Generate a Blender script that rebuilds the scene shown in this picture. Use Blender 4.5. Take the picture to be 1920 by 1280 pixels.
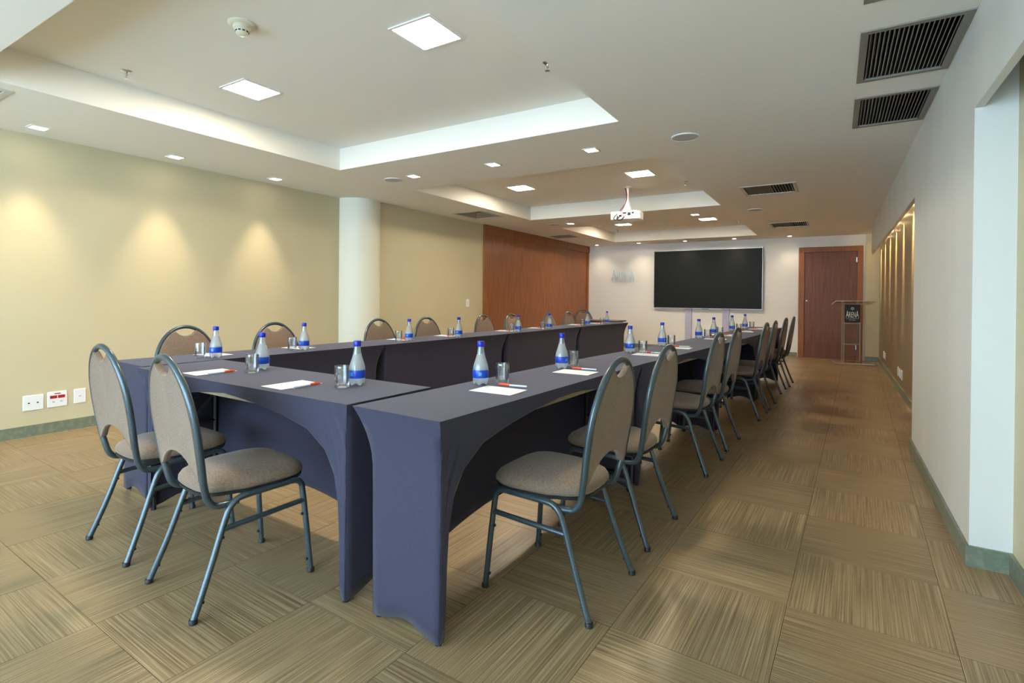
import bpy, bmesh, math, random
from mathutils import Vector, Matrix
random.seed(7)
PI = math.pi
scene = bpy.context.scene
for o in list(bpy.data.objects):
    bpy.data.objects.remove(o)

# ------------------------------------------------------------------ camera
CAMH = 1.15
cam_d = bpy.data.cameras.new('camera')
cam = bpy.data.objects.new('camera', cam_d)
scene.collection.objects.link(cam)
scene.camera = cam
cam_d.sensor_fit = 'HORIZONTAL'
cam_d.sensor_width = 36.0
cam_d.lens = 985.43 / 1920 * 36.0
cam_d.shift_y = -(640 - 561.39) / 1920
cam_d.clip_start = 0.02
yaw, pit, rol = 0.55295, 0.0046737, -0.0095687
fw = Vector((-math.sin(yaw) * math.cos(pit), math.cos(yaw) * math.cos(pit), -math.sin(pit)))
rt = Vector((math.cos(yaw), math.sin(yaw), 0))
dn = fw.cross(rt)
rt2 = rt * math.cos(rol) + dn * math.sin(rol)
dn2 = -rt * math.sin(rol) + dn * math.cos(rol)
cm = Matrix((rt2, -dn2, -fw)).transposed().to_4x4()
cm.translation = (0, 0, CAMH)
cam.matrix_world = cm

# ------------------------------------------------------------------ world, daylight, exposure
world = bpy.data.worlds.new('daylight')
scene.world = world
world.use_nodes = True
bg = world.node_tree.nodes['Background']
bg.inputs[0].default_value = (0.60, 0.76, 1.0, 1)
bg.inputs[1].default_value = 7.5
PANEL_E = 75.0        # strength of the square ceiling luminaires
SPOT_W = 16.0         # watts of a wall-washing downlight
scene.view_settings.view_transform = 'Standard'
scene.view_settings.look = 'None'
scene.view_settings.gamma = 1.0
scene.view_settings.use_curve_mapping = False
scene.view_settings.exposure = 0.95

# room numbers
XL, XL2, XR = -5.48, -5.244, 0.503
XN, XF = 0.645, 0.69            # backs of near and far niche
YB, YF = -2.6, 12.05
ZC, ZU = 2.41, 2.625
COL = scene.collection

# window behind the camera: sky portal
pl = bpy.data.lights.new('window_portal', 'AREA')
pl.shape = 'RECTANGLE'; pl.size = 5.4; pl.size_y = 2.0
pl.cycles.is_portal = True
po = bpy.data.objects.new('window_portal', pl)
COL.objects.link(po)
po.location = (-2.5, YB - 0.12, 1.3)
po.rotation_euler = (PI / 2, 0, PI)

# ------------------------------------------------------------------ materials
def lin(r, g, b):
    f = lambda c: ((c / 255 + 0.055) / 1.055) ** 2.4 if c > 10 else c / 255 / 12.92
    return (f(r), f(g), f(b), 1)

def mat(name, col, rough=0.6, metal=0.0, spec=0.5, **kw):
    m = bpy.data.materials.new(name)
    m.use_nodes = True
    b = m.node_tree.nodes['Principled BSDF']
    b.inputs['Base Color'].default_value = col if len(col) == 4 else (*col, 1)
    b.inputs['Roughness'].default_value = rough
    b.inputs['Metallic'].default_value = metal
    b.inputs['Specular IOR Level'].default_value = spec
    for k, v in kw.items():
        b.inputs[k.replace('_', ' ')].default_value = v
    return m

def nd(m, t, **kw):
    n = m.node_tree.nodes.new(t)
    for k, v in kw.items():
        setattr(n, k, v)
    return n

def lk(m, a, b):
    m.node_tree.links.new(a, b)

def vary(m, c2, scale=3.0, stretch=(1, 1, 1), lo=0.35, hi=0.65, coord='Object', detail=4, bump=0.0, dist=0.002):
    """mix the base colour with c2 by a noise, optional bump"""
    b = m.node_tree.nodes['Principled BSDF']
    c1 = tuple(b.inputs['Base Color'].default_value)
    tc = nd(m, 'ShaderNodeTexCoord'); mp = nd(m, 'ShaderNodeMapping')
    mp.inputs['Scale'].default_value = stretch
    nz = nd(m, 'ShaderNodeTexNoise'); nz.inputs['Scale'].default_value = scale; nz.inputs['Detail'].default_value = detail
    rp = nd(m, 'ShaderNodeValToRGB')
    rp.color_ramp.elements[0].position = lo; rp.color_ramp.elements[0].color = c1
    rp.color_ramp.elements[1].position = hi; rp.color_ramp.elements[1].color = c2 if len(c2) == 4 else (*c2, 1)
    lk(m, tc.outputs[coord], mp.inputs[0]); lk(m, mp.outputs[0], nz.inputs['Vector'])
    lk(m, nz.outputs['Fac'], rp.inputs[0]); lk(m, rp.outputs[0], b.inputs['Base Color'])
    if bump:
        bp = nd(m, 'ShaderNodeBump'); bp.inputs['Strength'].default_value = bump; bp.inputs['Distance'].default_value = dist
        lk(m, nz.outputs['Fac'], bp.inputs['Height']); lk(m, bp.outputs[0], b.inputs['Normal'])
    return m

def emit(name, col, s):
    m = bpy.data.materials.new(name); m.use_nodes = True
    b = m.node_tree.nodes['Principled BSDF']
    b.inputs['Base Color'].default_value = (0.8, 0.8, 0.8, 1)
    b.inputs['Emission Color'].default_value = (*col, 1)
    b.inputs['Emission Strength'].default_value = s
    return m

M = {}
M['ceil'] = vary(mat('ceiling_paint', (0.88, 0.86, 0.785), 0.85, spec=0.2), (0.85, 0.825, 0.745), 0.8, lo=0.3, hi=0.75, coord='Object')
M['white'] = mat('white_paint', (0.80, 0.80, 0.77), 0.6, spec=0.3)
M['pier'] = vary(mat('pier_paint', (0.735, 0.74, 0.69), 0.55, spec=0.35), (0.675, 0.68, 0.63), 2.0, (1, 1.4, 0.25), 0.35, 0.8)
M['olive'] = vary(mat('olive_paint', (0.60, 0.535, 0.35), 0.55, spec=0.35), (0.57, 0.505, 0.325), 1.2)
M['cream'] = mat('daylit_olive_paint', (0.82, 0.82, 0.69), 0.5, spec=0.4)  # olive wall paint made paler: daylight on the column put into its colour
M['base'] = vary(mat('green_stone', (0.16, 0.19, 0.135), 0.35, spec=0.5), (0.24, 0.27, 0.20), 30, lo=0.45, hi=0.75)
M['wood'] = vary(mat('red_wood', (0.33, 0.120, 0.038), 0.40, spec=0.35), (0.22, 0.072, 0.021), 7, (6, 6, 0.35), 0.35, 0.7, detail=8)
M['wood2'] = vary(mat('dark_door_wood', (0.21, 0.074, 0.033), 0.42, spec=0.35), (0.14, 0.045, 0.02), 7, (6, 6, 0.35), 0.35, 0.7, detail=8)
M['trimwood'] = vary(mat('orange_wood_trim', (0.33, 0.122, 0.030), 0.42, spec=0.35), (0.24, 0.080, 0.019), 8, (5, 5, 0.5), 0.35, 0.7, detail=6)
M['gold'] = vary(mat('brushed_olive_panel', (0.36, 0.28, 0.15), 0.34, metal=0.55, spec=0.5), (0.30, 0.23, 0.12), 4, (1, 30, 0.3), 0.3, 0.7, detail=6)
M['cloth'] = vary(mat('navy_spandex', (0.043, 0.042, 0.070), 0.8, spec=0.2, Sheen_Weight=0.16, Sheen_Roughness=0.4), (0.050, 0.049, 0.079), 260, lo=0.4, hi=0.6, bump=0.15, dist=0.0006)
M['cloth'].node_tree.nodes['Principled BSDF'].inputs['Sheen Tint'].default_value = (0.85, 0.8, 0.85, 1)
M['board'] = vary(mat('plywood_edge', (0.34, 0.27, 0.165), 0.5), (0.27, 0.21, 0.12), 20, (1, 1, 8))
M['black'] = mat('black_metal', (0.012, 0.012, 0.014), 0.4)
M['blackp'] = mat('black_plastic', (0.015, 0.015, 0.016), 0.5)
M['frame'] = vary(mat('hammered_blue_grey_metal', (0.048, 0.074, 0.088), 0.29, metal=0.4, spec=0.8), (0.075, 0.105, 0.12), 220, lo=0.4, hi=0.65, bump=0.12, dist=0.0008)
fab = mat('taupe_weave', (0.26, 0.186, 0.133), 0.9, spec=0.15, Sheen_Weight=0.2)
M['fabric'] = vary(fab, (0.17, 0.116, 0.08), 170, (1, 1, 3.2), 0.38, 0.62, detail=2, bump=0.35, dist=0.001)
M['steel'] = mat('chrome_steel', (0.70, 0.71, 0.72), 0.22, metal=1.0)
M['bezel'] = mat('dark_silver_bezel', (0.46, 0.46, 0.46), 0.35, metal=0.9)
M['vent'] = mat('grey_vent_paint', (0.24, 0.225, 0.19), 0.5)
M['ventframe'] = mat('pale_vent_frame', (0.55, 0.55, 0.48), 0.45)
M['dark'] = mat('dark_duct', (0.018, 0.018, 0.016), 0.8)
M['plast'] = mat('white_plastic', (0.84, 0.84, 0.84), 0.35)
M['plastc'] = mat('cream_plastic', (0.74, 0.72, 0.58), 0.4)
M['red'] = mat('red_plastic', (0.45, 0.02, 0.02), 0.4)
M['grey'] = mat('grey_speaker_mesh', (0.50, 0.52, 0.50), 0.7)
M['screen'] = mat('black_screen', (0.0085, 0.0105, 0.011), 0.5, spec=0.2)
M['lav'] = mat('pale_lavender_paint', (0.46, 0.45, 0.62), 0.55)
M['paper'] = mat('white_paper', (0.86, 0.86, 0.86), 0.7, spec=0.2)
M['pen'] = mat('pale_blue_barrel', (0.62, 0.70, 0.82), 0.25)
M['pencap'] = mat('orange_red_cap', (0.80, 0.085, 0.02), 0.3)
M['cap'] = mat('royal_blue_cap', (0.005, 0.018, 0.40), 0.35)
M['capdark'] = mat('dark_navy_cap', (0.006, 0.008, 0.05), 0.4)
M['darkwood'] = mat('dark_brown_wood', (0.035, 0.024, 0.015), 0.4)
M['lamp'] = emit('warm_white_diffuser', (1.0, 0.86, 0.66), PANEL_E)
M['bulb'] = emit('bright_bulb', (1.0, 0.88, 0.72), 14.0)
M['nichebulb'] = emit('warm_bulb', (1.0, 0.78, 0.45), 60.0)
M['petbody'] = mat('frosted_bottle', (0.86, 0.93, 0.95), 0.22, spec=0.5, Transmission_Weight=0.62, IOR=1.2)
M['glass'] = mat('clear_glass', (0.96, 0.98, 0.98), 0.0, spec=0.5, Transmission_Weight=1.0, IOR=1.45)
M['acryl'] = mat('clear_acrylic', (0.97, 0.98, 0.97), 0.01, spec=0.5, Transmission_Weight=1.0, IOR=1.12)
M['neck'] = mat('clear_neck', (0.80, 0.87, 0.90), 0.08, spec=0.6, Transmission_Weight=0.85, IOR=1.15)

def clear(name, tint, gl, rough=0.03, fac=0.12, body=None, bodyf=0.0):
    m = bpy.data.materials.new(name); m.use_nodes = True
    t = m.node_tree; t.nodes.clear()
    out = t.nodes.new('ShaderNodeOutputMaterial'); tr = t.nodes.new('ShaderNodeBsdfTransparent'); tr.inputs[0].default_value = (*tint, 1)
    g = t.nodes.new('ShaderNodeBsdfGlossy'); g.inputs[0].default_value = (*gl, 1); g.inputs['Roughness'].default_value = rough
    lw = t.nodes.new('ShaderNodeFresnel'); lw.inputs[0].default_value = 1.45
    ad = t.nodes.new('ShaderNodeMath'); ad.operation = 'MULTIPLY_ADD'; ad.inputs[1].default_value = 0.8; ad.inputs[2].default_value = fac * 0.2
    mx = t.nodes.new('ShaderNodeMixShader')
    t.links.new(lw.outputs[0], ad.inputs[0]); t.links.new(ad.outputs[0], mx.inputs[0])
    base = tr
    if body:
        d = t.nodes.new('ShaderNodeBsdfDiffuse'); d.inputs[0].default_value = (*body, 1)
        d2 = t.nodes.new('ShaderNodeBsdfTranslucent'); d2.inputs[0].default_value = (*body, 1)
        m1 = t.nodes.new('ShaderNodeMixShader'); t.links.new(d.outputs[0], m1.inputs[1]); t.links.new(d2.outputs[0], m1.inputs[2])
        m2 = t.nodes.new('ShaderNodeMixShader'); m2.inputs[0].default_value = bodyf
        t.links.new(tr.outputs[0], m2.inputs[1]); t.links.new(m1.outputs[0], m2.inputs[2]); base = m2
    t.links.new(base.outputs[0], mx.inputs[1]); t.links.new(g.outputs[0], mx.inputs[2]); t.links.new(mx.outputs[0], out.inputs[0])
    return m
M['glass'] = clear('clear_glass', (0.96, 0.97, 0.97), (1, 1, 1), 0.02, 0.35, (0.8, 0.85, 0.88), 0.035)
M['acryl'] = clear('clear_acrylic', (0.95, 0.95, 0.94), (1, 1, 1), 0.02, 0.05)
M['acredge'] = mat('pale_acrylic_glint', (0.62, 0.56, 0.48), 0.3)  # bright gleam along the clear edges put into an opaque pale colour
M['petbody'] = clear('milky_bottle', (0.86, 0.92, 0.94), (1, 1, 1), 0.12, 0.2, (0.80, 0.86, 0.89), 0.42)  # milky white mixed into the clear body
M['neck'] = clear('clear_neck', (0.86, 0.91, 0.93), (1, 1, 1), 0.06, 0.3, (0.7, 0.78, 0.82), 0.16)

# label: blue band with a lighter mark
lm = mat('blue_label', (0.006, 0.055, 0.46), 0.3)
M['label'] = lm
M['labelmark'] = mat('light_blue_print', (0.06, 0.30, 0.72), 0.3)

# window pane: lets daylight through, reflects a little
wm = bpy.data.materials.new('window_glass'); wm.use_nodes = True
nt = wm.node_tree; nt.nodes.clear()
wo = nt.nodes.new('ShaderNodeOutputMaterial'); wt = nt.nodes.new('ShaderNodeBsdfTransparent'); wg = nt.nodes.new('ShaderNodeBsdfGlossy')
wt.inputs[0].default_value = (0.93, 0.98, 0.96, 1); wg.inputs['Roughness'].default_value = 0.02
wx = nt.nodes.new('ShaderNodeMixShader'); wx.inputs[0].default_value = 0.06
nt.links.new(wt.outputs[0], wx.inputs[1]); nt.links.new(wg.outputs[0], wx.inputs[2]); nt.links.new(wx.outputs[0], wo.inputs[0])
M['pane'] = wm

# floor tiles: streaks along one side of each tile
fm = mat('striated_vinyl', (0.3, 0.22, 0.13), 0.36, spec=0.45)
b = fm.node_tree.nodes['Principled BSDF']
uv = nd(fm, 'ShaderNodeUVMap'); oi = nd(fm, 'ShaderNodeObjectInfo'); mp = nd(fm, 'ShaderNodeMapping')
mul = nd(fm, 'ShaderNodeMath', operation='MULTIPLY'); mul.inputs[1].default_value = 57.0
cx = nd(fm, 'ShaderNodeCombineXYZ')
lk(fm, oi.outputs['Random'], mul.inputs[0]); lk(fm, mul.outputs[0], cx.inputs[0]); lk(fm, mul.outputs[0], cx.inputs[1])
lk(fm, uv.outputs[0], mp.inputs['Vector']); lk(fm, cx.outputs[0], mp.inputs['Location'])
sc = nd(fm, 'ShaderNodeVectorMath', operation='MULTIPLY'); sc.inputs[1].default_value = (1.7, 185.0, 1.0)
lk(fm, mp.outputs[0], sc.inputs[0])
nz = nd(fm, 'ShaderNodeTexNoise', noise_dimensions='2D'); nz.inputs['Scale'].default_value = 1.0; nz.inputs['Detail'].default_value = 3.0
nz.inputs['Roughness'].default_value = 0.65
lk(fm, sc.outputs[0], nz.inputs['Vector'])
rp = nd(fm, 'ShaderNodeValToRGB')
e = rp.color_ramp.elements
e[0].position = 0.30; e[0].color = (0.165, 0.110, 0.055, 1)
e[1].position = 0.72; e[1].color = (0.43, 0.315, 0.18, 1)
e2 = e.new(0.50); e2.color = (0.285, 0.196, 0.102, 1)
lk(fm, nz.outputs['Fac'], rp.inputs[0])
hsv = nd(fm, 'ShaderNodeHueSaturation')
rr = nd(fm, 'ShaderNodeMapRange'); rr.inputs[3].default_value = 0.92; rr.inputs[4].default_value = 1.08
lk(fm, oi.outputs['Random'], rr.inputs[0]); lk(fm, rr.outputs[0], hsv.inputs['Value'])
lk(fm, rp.outputs[0], hsv.inputs['Color']); lk(fm, hsv.outputs[0], b.inputs['Base Color'])
ge = nd(fm, 'ShaderNodeNewGeometry'); wn = nd(fm, 'ShaderNodeTexNoise'); wn.inputs['Scale'].default_value = 2.2; wn.inputs['Detail'].default_value = 6
lk(fm, ge.outputs['Position'], wn.inputs['Vector'])
mr = nd(fm, 'ShaderNodeMapRange'); mr.inputs[1].default_value = 0.3; mr.inputs[2].default_value = 0.7; mr.inputs[3].default_value = 0.30; mr.inputs[4].default_value = 0.40
lk(fm, wn.outputs['Fac'], mr.inputs[0]); lk(fm, mr.outputs[0], b.inputs['Roughness'])
bp = nd(fm, 'ShaderNodeBump'); bp.inputs['Strength'].default_value = 0.12; bp.inputs['Distance'].default_value = 0.001
lk(fm, nz.outputs['Fac'], bp.inputs['Height']); lk(fm, bp.outputs[0], b.inputs['Normal'])
M['floor'] = fm
M['joint'] = mat('dark_floor_joint', (0.09, 0.062, 0.035), 0.8)

# ------------------------------------------------------------------ mesh helpers
class MB:
    def __init__(s):
        s.v = []; s.f = []
    def add(s, vs, fs):
        o = len(s.v); s.v += [tuple(p) for p in vs]; s.f += [tuple(i + o for i in f) for f in fs]; return s
    def box(s, x0, x1, y0, y1, z0, z1):
        return s.add([(x0, y0, z0), (x1, y0, z0), (x1, y1, z0), (x0, y1, z0), (x0, y0, z1), (x1, y0, z1), (x1, y1, z1), (x0, y1, z1)],
                     [(3, 2, 1, 0), (4, 5, 6, 7), (0, 1, 5, 4), (1, 2, 6, 5), (2, 3, 7, 6), (3, 0, 4, 7)])
    def lathe(s, prof, n=24, c=(0, 0, 0), close=True):
        vs = []; fs = []
        for r, z in prof:
            for k in range(n):
                a = 2 * PI * k / n
                vs.append((c[0] + r * math.cos(a), c[1] + r * math.sin(a), c[2] + z))
        m = len(prof)
        for i in range(m - 1):
            for k in range(n):
                k2 = (k + 1) % n
                fs.append((i * n + k, i * n + k2, (i + 1) * n + k2, (i + 1) * n + k))
        if close:
            fs.append(tuple(range(n - 1, -1, -1))); fs.append(tuple((m - 1) * n + k for k in range(n)))
        return s.add(vs, fs)
    def prism(s, pts, z0, z1):
        n = len(pts)
        vs = [(x, y, z0) for x, y in pts] + [(x, y, z1) for x, y in pts]
        fs = [tuple(range(n - 1, -1, -1)), tuple(range(n, 2 * n))] + [(i, (i + 1) % n, n + (i + 1) % n, n + i) for i in range(n)]
        return s.add(vs, fs)
    def tube(s, path, w, h=None, n=4, up=(1, 0, 0), cap=True):
        """sweep: w across 'up', h along the other normal; n=4 gives a chamfered square tube, else round"""
        h = h or w
        up = Vector(up); P = [Vector(p) for p in path]; vs = []; m = len(P)
        if n == 4:
            c = 0.28
            ring = [(1, c), (c, 1), (-c, 1), (-1, c), (-1, -c), (-c, -1), (c, -1), (1, -c)]
            ring = [(a * w / 2, q * h / 2) for a, q in ring]
        else:
            ring = [(math.cos(2 * PI * k / n) * w / 2, math.sin(2 * PI * k / n) * h / 2) for k in range(n)]
        nr = len(ring)
        for i, p in enumerate(P):
            t = (P[min(i + 1, m - 1)] - P[max(i - 1, 0)]).normalized()
            a = (up - t * up.dot(t))
            if a.length < 1e-4: a = Vector((0, 1, 0)) - t * t.y
            a.normalize(); q = t.cross(a)
            k = 1.0
            vs += [tuple(p + a * x * k + q * y * k) for x, y in ring]
        fs = []
        for i in range(m - 1):
            for k in range(nr):
                k2 = (k + 1) % nr
                fs.append((i * nr + k, i * nr + k2, (i + 1) * nr + k2, (i + 1) * nr + k))
        if cap:
            fs.append(tuple(range(nr - 1, -1, -1))); fs.append(tuple((m - 1) * nr + k for k in range(nr)))
        return s.add(vs, fs)

def link(name, me, m, parent=None, loc=None, rot=None):
    o = bpy.data.objects.new(name, me); COL.objects.link(o)
    if m is not None and not me.materials: me.materials.append(m)
    if parent is not None: o.parent = parent
    if loc is not None: o.location = loc
    if rot is not None: o.rotation_euler = rot
    return o

def make(mb, name, smooth=None):
    me = bpy.data.meshes.new(name)
    me.from_pydata(mb.v, [], mb.f); me.update()
    bm = bmesh.new(); bm.from_mesh(me)
    bmesh.ops.recalc_face_normals(bm, faces=bm.faces[:])
    if smooth is not None:
        for f in bm.faces: f.smooth = True
        for ed in bm.edges:
            if len(ed.link_faces) == 2 and ed.calc_face_angle(0) > math.radians(smooth): ed.smooth = False
    bm.to_mesh(me); bm.free()
    return me

def obj(name, mb, m, parent=None, smooth=None, bev=0.0, loc=None, rot=None, seg=2):
    o = link(name, make(mb, name, smooth), m, parent, loc, rot)
    if bev:
        md = o.modifiers.new('bevel', 'BEVEL'); md.width = bev; md.segments = seg; md.limit_method = 'ANGLE'; md.angle_limit = math.radians(40)
    return o

def tag(o, label=None, cat=None, group=None, kind=None):
    if label: o['label'] = label
    if cat: o['category'] = cat
    if group: o['group'] = group
    if kind: o['kind'] = kind
    return o

def thing(name, label, cat, loc=(0, 0, 0), rz=0.0, group=None):
    o = bpy.data.objects.new(name, None); COL.objects.link(o)
    o.empty_display_size = 0.1
    o.location = loc; o.rotation_euler = (0, 0, rz)
    return tag(o, label, cat, group)

def tree(o, parent=None):
    c = o.copy(); COL.objects.link(c)
    if parent is not None: c.parent = parent
    for ch in kids.get(o.name, []): tree(ch, c)
    return c
kids = {}
def index_kids(o):
    kids[o.name] = list(o.children)
    for ch in o.children: index_kids(ch)

def catmull(pts, n=6):
    P = [Vector(p) for p in pts]; out = []
    for i in range(len(P) - 1):
        p0 = P[max(i - 1, 0)]; p1 = P[i]; p2 = P[i + 1]; p3 = P[min(i + 2, len(P) - 1)]
        for k in range(n):
            t = k / n
            out.append(0.5 * ((2 * p1) + (p2 - p0) * t + (2 * p0 - 5 * p1 + 4 * p2 - p3) * t * t + (3 * p1 - p0 - 3 * p2 + p3) * t ** 3))
    out.append(P[-1]); return out

def interp(tab, x):
    if x <= tab[0][0]: return tab[0][1]
    for (a, p), (c, q) in zip(tab, tab[1:]):
        if x <= c: return p + (q - p) * (x - a) / (c - a)
    return tab[-1][1]

ORD = ['first', 'second', 'third', 'fourth', 'fifth', 'sixth', 'seventh', 'eighth', 'ninth']

# ------------------------------------------------------------------ SETTING
def struct(name, mb, m, label, cat, smooth=None, parent=None):
    o = obj(name, mb, m, parent, smooth)
    if parent is None: tag(o, label, cat, None, 'structure')
    return o

# floor: dark bed with single tiles on it
floor = struct('floor', MB().box(XL - 0.15, 0.95, YB - 0.3, YF + 0.15, -0.12, -0.0012), M['joint'], 'brown striated vinyl tile floor laid in a basket weave', 'floor')
TS, TA = 0.498, math.radians(-1.68)
TO = Vector((-0.118, 3.225))
ux = Vector((math.cos(TA), math.sin(TA))); uy = Vector((-math.sin(TA), math.cos(TA)))
def clip(poly, ax, lim, sgn):
    out = []
    for i in range(len(poly)):
        p, q = poly[i], poly[(i + 1) % len(poly)]
        a = sgn * (p[ax] - lim); c = sgn * (q[ax] - lim)
        if a <= 0: out.append(p)
        if (a < 0 < c) or (c < 0 < a):
            t = a / (a - c); out.append(p + (q - p) * t)
    return out
def tile_mesh(poly, org, rotd, off=(0, 0)):
    """poly in world xy; coordinates stored relative to org, uv along the grain"""
    n = len(poly)
    dx = ux if not rotd else uy; dy = uy if not rotd else -ux
    loc = [((p - org).dot(dx), (p - org).dot(dy)) for p in poly]
    me = bpy.data.meshes.new('floor_tile')
    me.from_pydata([(x, y, -0.0012) for x, y in loc] + [(x, y, 0.0) for x, y in loc], [],
                   [tuple(range(n, 2 * n))] + [(i, (i + 1) % n, n + (i + 1) % n, n + i) for i in range(n)])
    ul = me.uv_layers.new(name='UVMap')
    for lp in me.loops:
        c = me.vertices[lp.vertex_index].co
        ul.data[lp.index].uv = (c.x + off[0], c.y + off[1])
    me.materials.append(M['floor'])
    return me
full = None
cells = []
for i in range(-14, 5):
    for j in range(-15, 22):
        c0 = TO + ux * (i * TS) + uy * (j * TS)
        g = 0.0011
        q = [c0 + ux * g + uy * g, c0 + ux * (TS - g) + uy * g, c0 + ux * (TS - g) + uy * (TS - g), c0 + ux * g + uy * (TS - g)]
        p = q
        for ax, lim, sg in ((0, XL, -1), (0, 0.70, 1), (1, YB, -1), (1, YF, 1)):
            p = clip(p, ax, lim, sg)
            if len(p) < 3: break
        if len(p) < 3: continue
        ar = abs(sum(p[k].x * p[(k + 1) % len(p)].y - p[(k + 1) % len(p)].x * p[k].y for k in range(len(p)))) / 2
        if ar < 0.0005: continue
        cc = c0 + (ux + uy) * (TS / 2)
        d = Vector((cc.x * math.cos(yaw) + cc.y * math.sin(yaw), -cc.x * math.sin(yaw) + cc.y * math.cos(yaw)))
        vis = d.y > 0.25 and abs(d.x) < d.y * 0.975 + 0.55 and cc.y > 0.15
        cells.append((not vis, cc.length, i, j, p, cc, ar))
cells.sort(key=lambda c: (c[0], c[1]))
rest = []
for k, (nv, _, i, j, p, cc, ar) in enumerate(cells):
    rotd = (i + j) % 2 == 0
    ang = TA + (PI / 2 if rotd else 0)
    if k < 300 and not nv:
        if ar > (TS - 0.003) ** 2:
            if full is None: full = tile_mesh(p, cc, rotd)
            me = full
        else:
            me = tile_mesh(p, cc, rotd)
        link('floor_tile', me, None, floor, (cc.x, cc.y, 0), (0, 0, ang))
    else:
        rest.append((p, cc, rotd))
if rest:
    vs, fs, uvs = [], [], []
    for p, cc, rotd in rest:
        dx = ux if not rotd else uy; dy = uy if not rotd else -ux
        of = random.random() * 50
        o = len(vs); vs += [(q.x, q.y, 0) for q in p]; fs.append(tuple(range(o, o + len(p))))
        uvs += [((q - cc).dot(dx) + of, (q - cc).dot(dy) + of) for q in p]
    me = bpy.data.meshes.new('floor_tiles'); me.from_pydata(vs, [], fs)
    ul = me.uv_layers.new(name='UVMap')
    for lp in me.loops: ul.data[lp.index].uv = uvs[lp.vertex_index]
    me.materials.append(M['floor'])
    o = link('floor_tile_remainder', me, None, floor); o['kind'] = 'stuff'

# ceiling with coffers and duct openings
CX0, CX1 = -4.27, -1.335
COFF = [(0.935, 3.59), (4.69, 7.47), (8.60, 11.31)]
VENTS = [(0.085, 0.497, 2.96, 3.64, 'y'), (0.085, 0.497, 3.92, 4.58, 'y'), (0.085, 0.497, 2.0, 2.68, 'y'),
         (-0.945, -0.385, 6.37, 6.95, 's'), (-0.965, -0.40, 9.60, 10.25, 's'),
         (-4.975, -4.445, 6.30, 6.93, 'd'), (-5.06, -4.52, 9.50, 10.05, 'd'), (-5.02, -4.41, 0.55, 1.16, 'd')]
holes = [(CX0, CX1, a, c, ZU) for a, c in COFF] + [(a + 0.03, c - 0.03, d + 0.03, e_ + 0.03 - 0.06, ZC + 0.16) for a, c, d, e_, _ in VENTS]
xs = sorted({XL - 0.15, 0.95} | {h[0] for h in holes} | {h[1] for h in holes})
ys = sorted({YB - 0.2, YF + 0.1} | {h[2] for h in holes} | {h[3] for h in holes})
mb = MB()
for x0, x1 in zip(xs, xs[1:]):
    for y0, y1 in zip(ys, ys[1:]):
        mx, my = (x0 + x1) / 2, (y0 + y1) / 2
        if any(h[0] < mx < h[1] and h[2] < my < h[3] for h in holes): continue
        mb.add([(x0, y0, ZC), (x1, y0, ZC), (x1, y1, ZC), (x0, y1, ZC)], [(3, 2, 1, 0)])
for x0, x1, y0, y1, zt in holes:
    mb.add([(x0, y0, ZC), (x1, y0, ZC), (x1, y1, ZC), (x0, y1, ZC), (x0, y0, zt), (x1, y0, zt), (x1, y1, zt), (x0, y1, zt)],
           [(0, 1, 5, 4), (1, 2, 6, 5), (2, 3, 7, 6), (3, 0, 4, 7), (4, 5, 6, 7)])
struct('ceiling', mb, M['ceil'], 'pale plaster ceiling with three recessed rectangular coffers', 'ceiling')

# walls
struct('wall_left', MB().box(XL - 0.12, XL, YB - 0.1, 4.64, 0, ZC + 0.02), M['olive'], 'beige olive wall along the left side of the room', 'wall')
struct('wall_left_far', MB().box(XL2 - 0.12, XL2, 4.95, YF + 0.1, 0, ZC + 0.02), M['olive'], 'beige olive wall section beyond the round column', 'wall')
cp = [(-5.48, 4.61), (-5.40, 4.625), (-5.32, 4.655), (-5.25, 4.705), (-5.205, 4.77), (-5.18, 4.85), (-5.178, 4.93), (-5.195, 5.02), (-5.244, 5.10)]
cps = [(p.x, p.y) for p in catmull([(x, y, 0) for x, y in cp], 5)] + [(-5.36, 5.10), (-5.60, 5.10), (-5.60, 4.61)]
o = obj('wall_column', MB().prism(cps, 0, ZC + 0.02), M['cream'], None, 50)
tag(o, 'rounded column with daylight painted into its cream tone, standing out from the left wall', 'column', None, 'structure')
struct('wall_far', MB().box(XL2 - 0.2, 0.47, YF, YF + 0.12, 0, ZC + 0.02), M['white'], 'white end wall behind the big screen', 'wall')
struct('wall_far_return', MB().box(0.47, 0.95, YF - 0.03, YF + 0.12, 0, ZC + 0.02), M['olive'], 'olive strip of end wall in the far right corner', 'wall')
struct('wall_right_pier', MB().box(XR, 0.95, 3.0, 5.05, 0, ZC + 0.02), M['pier'], 'pale grey-white pier standing out of the right wall', 'wall')
struct('wall_right_header', MB().box(XR, XR + 0.03, 5.05, 10.9, 1.945, ZC + 0.02), M['pier'], 'thin pale header board above the lit niche', 'wall')
struct('wall_right_header_near', MB().box(XR, XR + 0.03, YB, 3.0, 1.99, ZC + 0.02), M['pier'], 'thin pale header board nearest the camera', 'wall')
struct('wall_right_near', MB().box(XN, 0.95, YB - 0.1, 3.0, 0, ZC + 0.02), M['olive'], 'olive niche wall at the right edge of the view', 'wall')
struct('wall_right', MB().box(XF, 0.95, 5.05, YF, 0, ZC + 0.02), M['gold'], 'brushed olive-gold panel lining the lit niche', 'wall')

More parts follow.
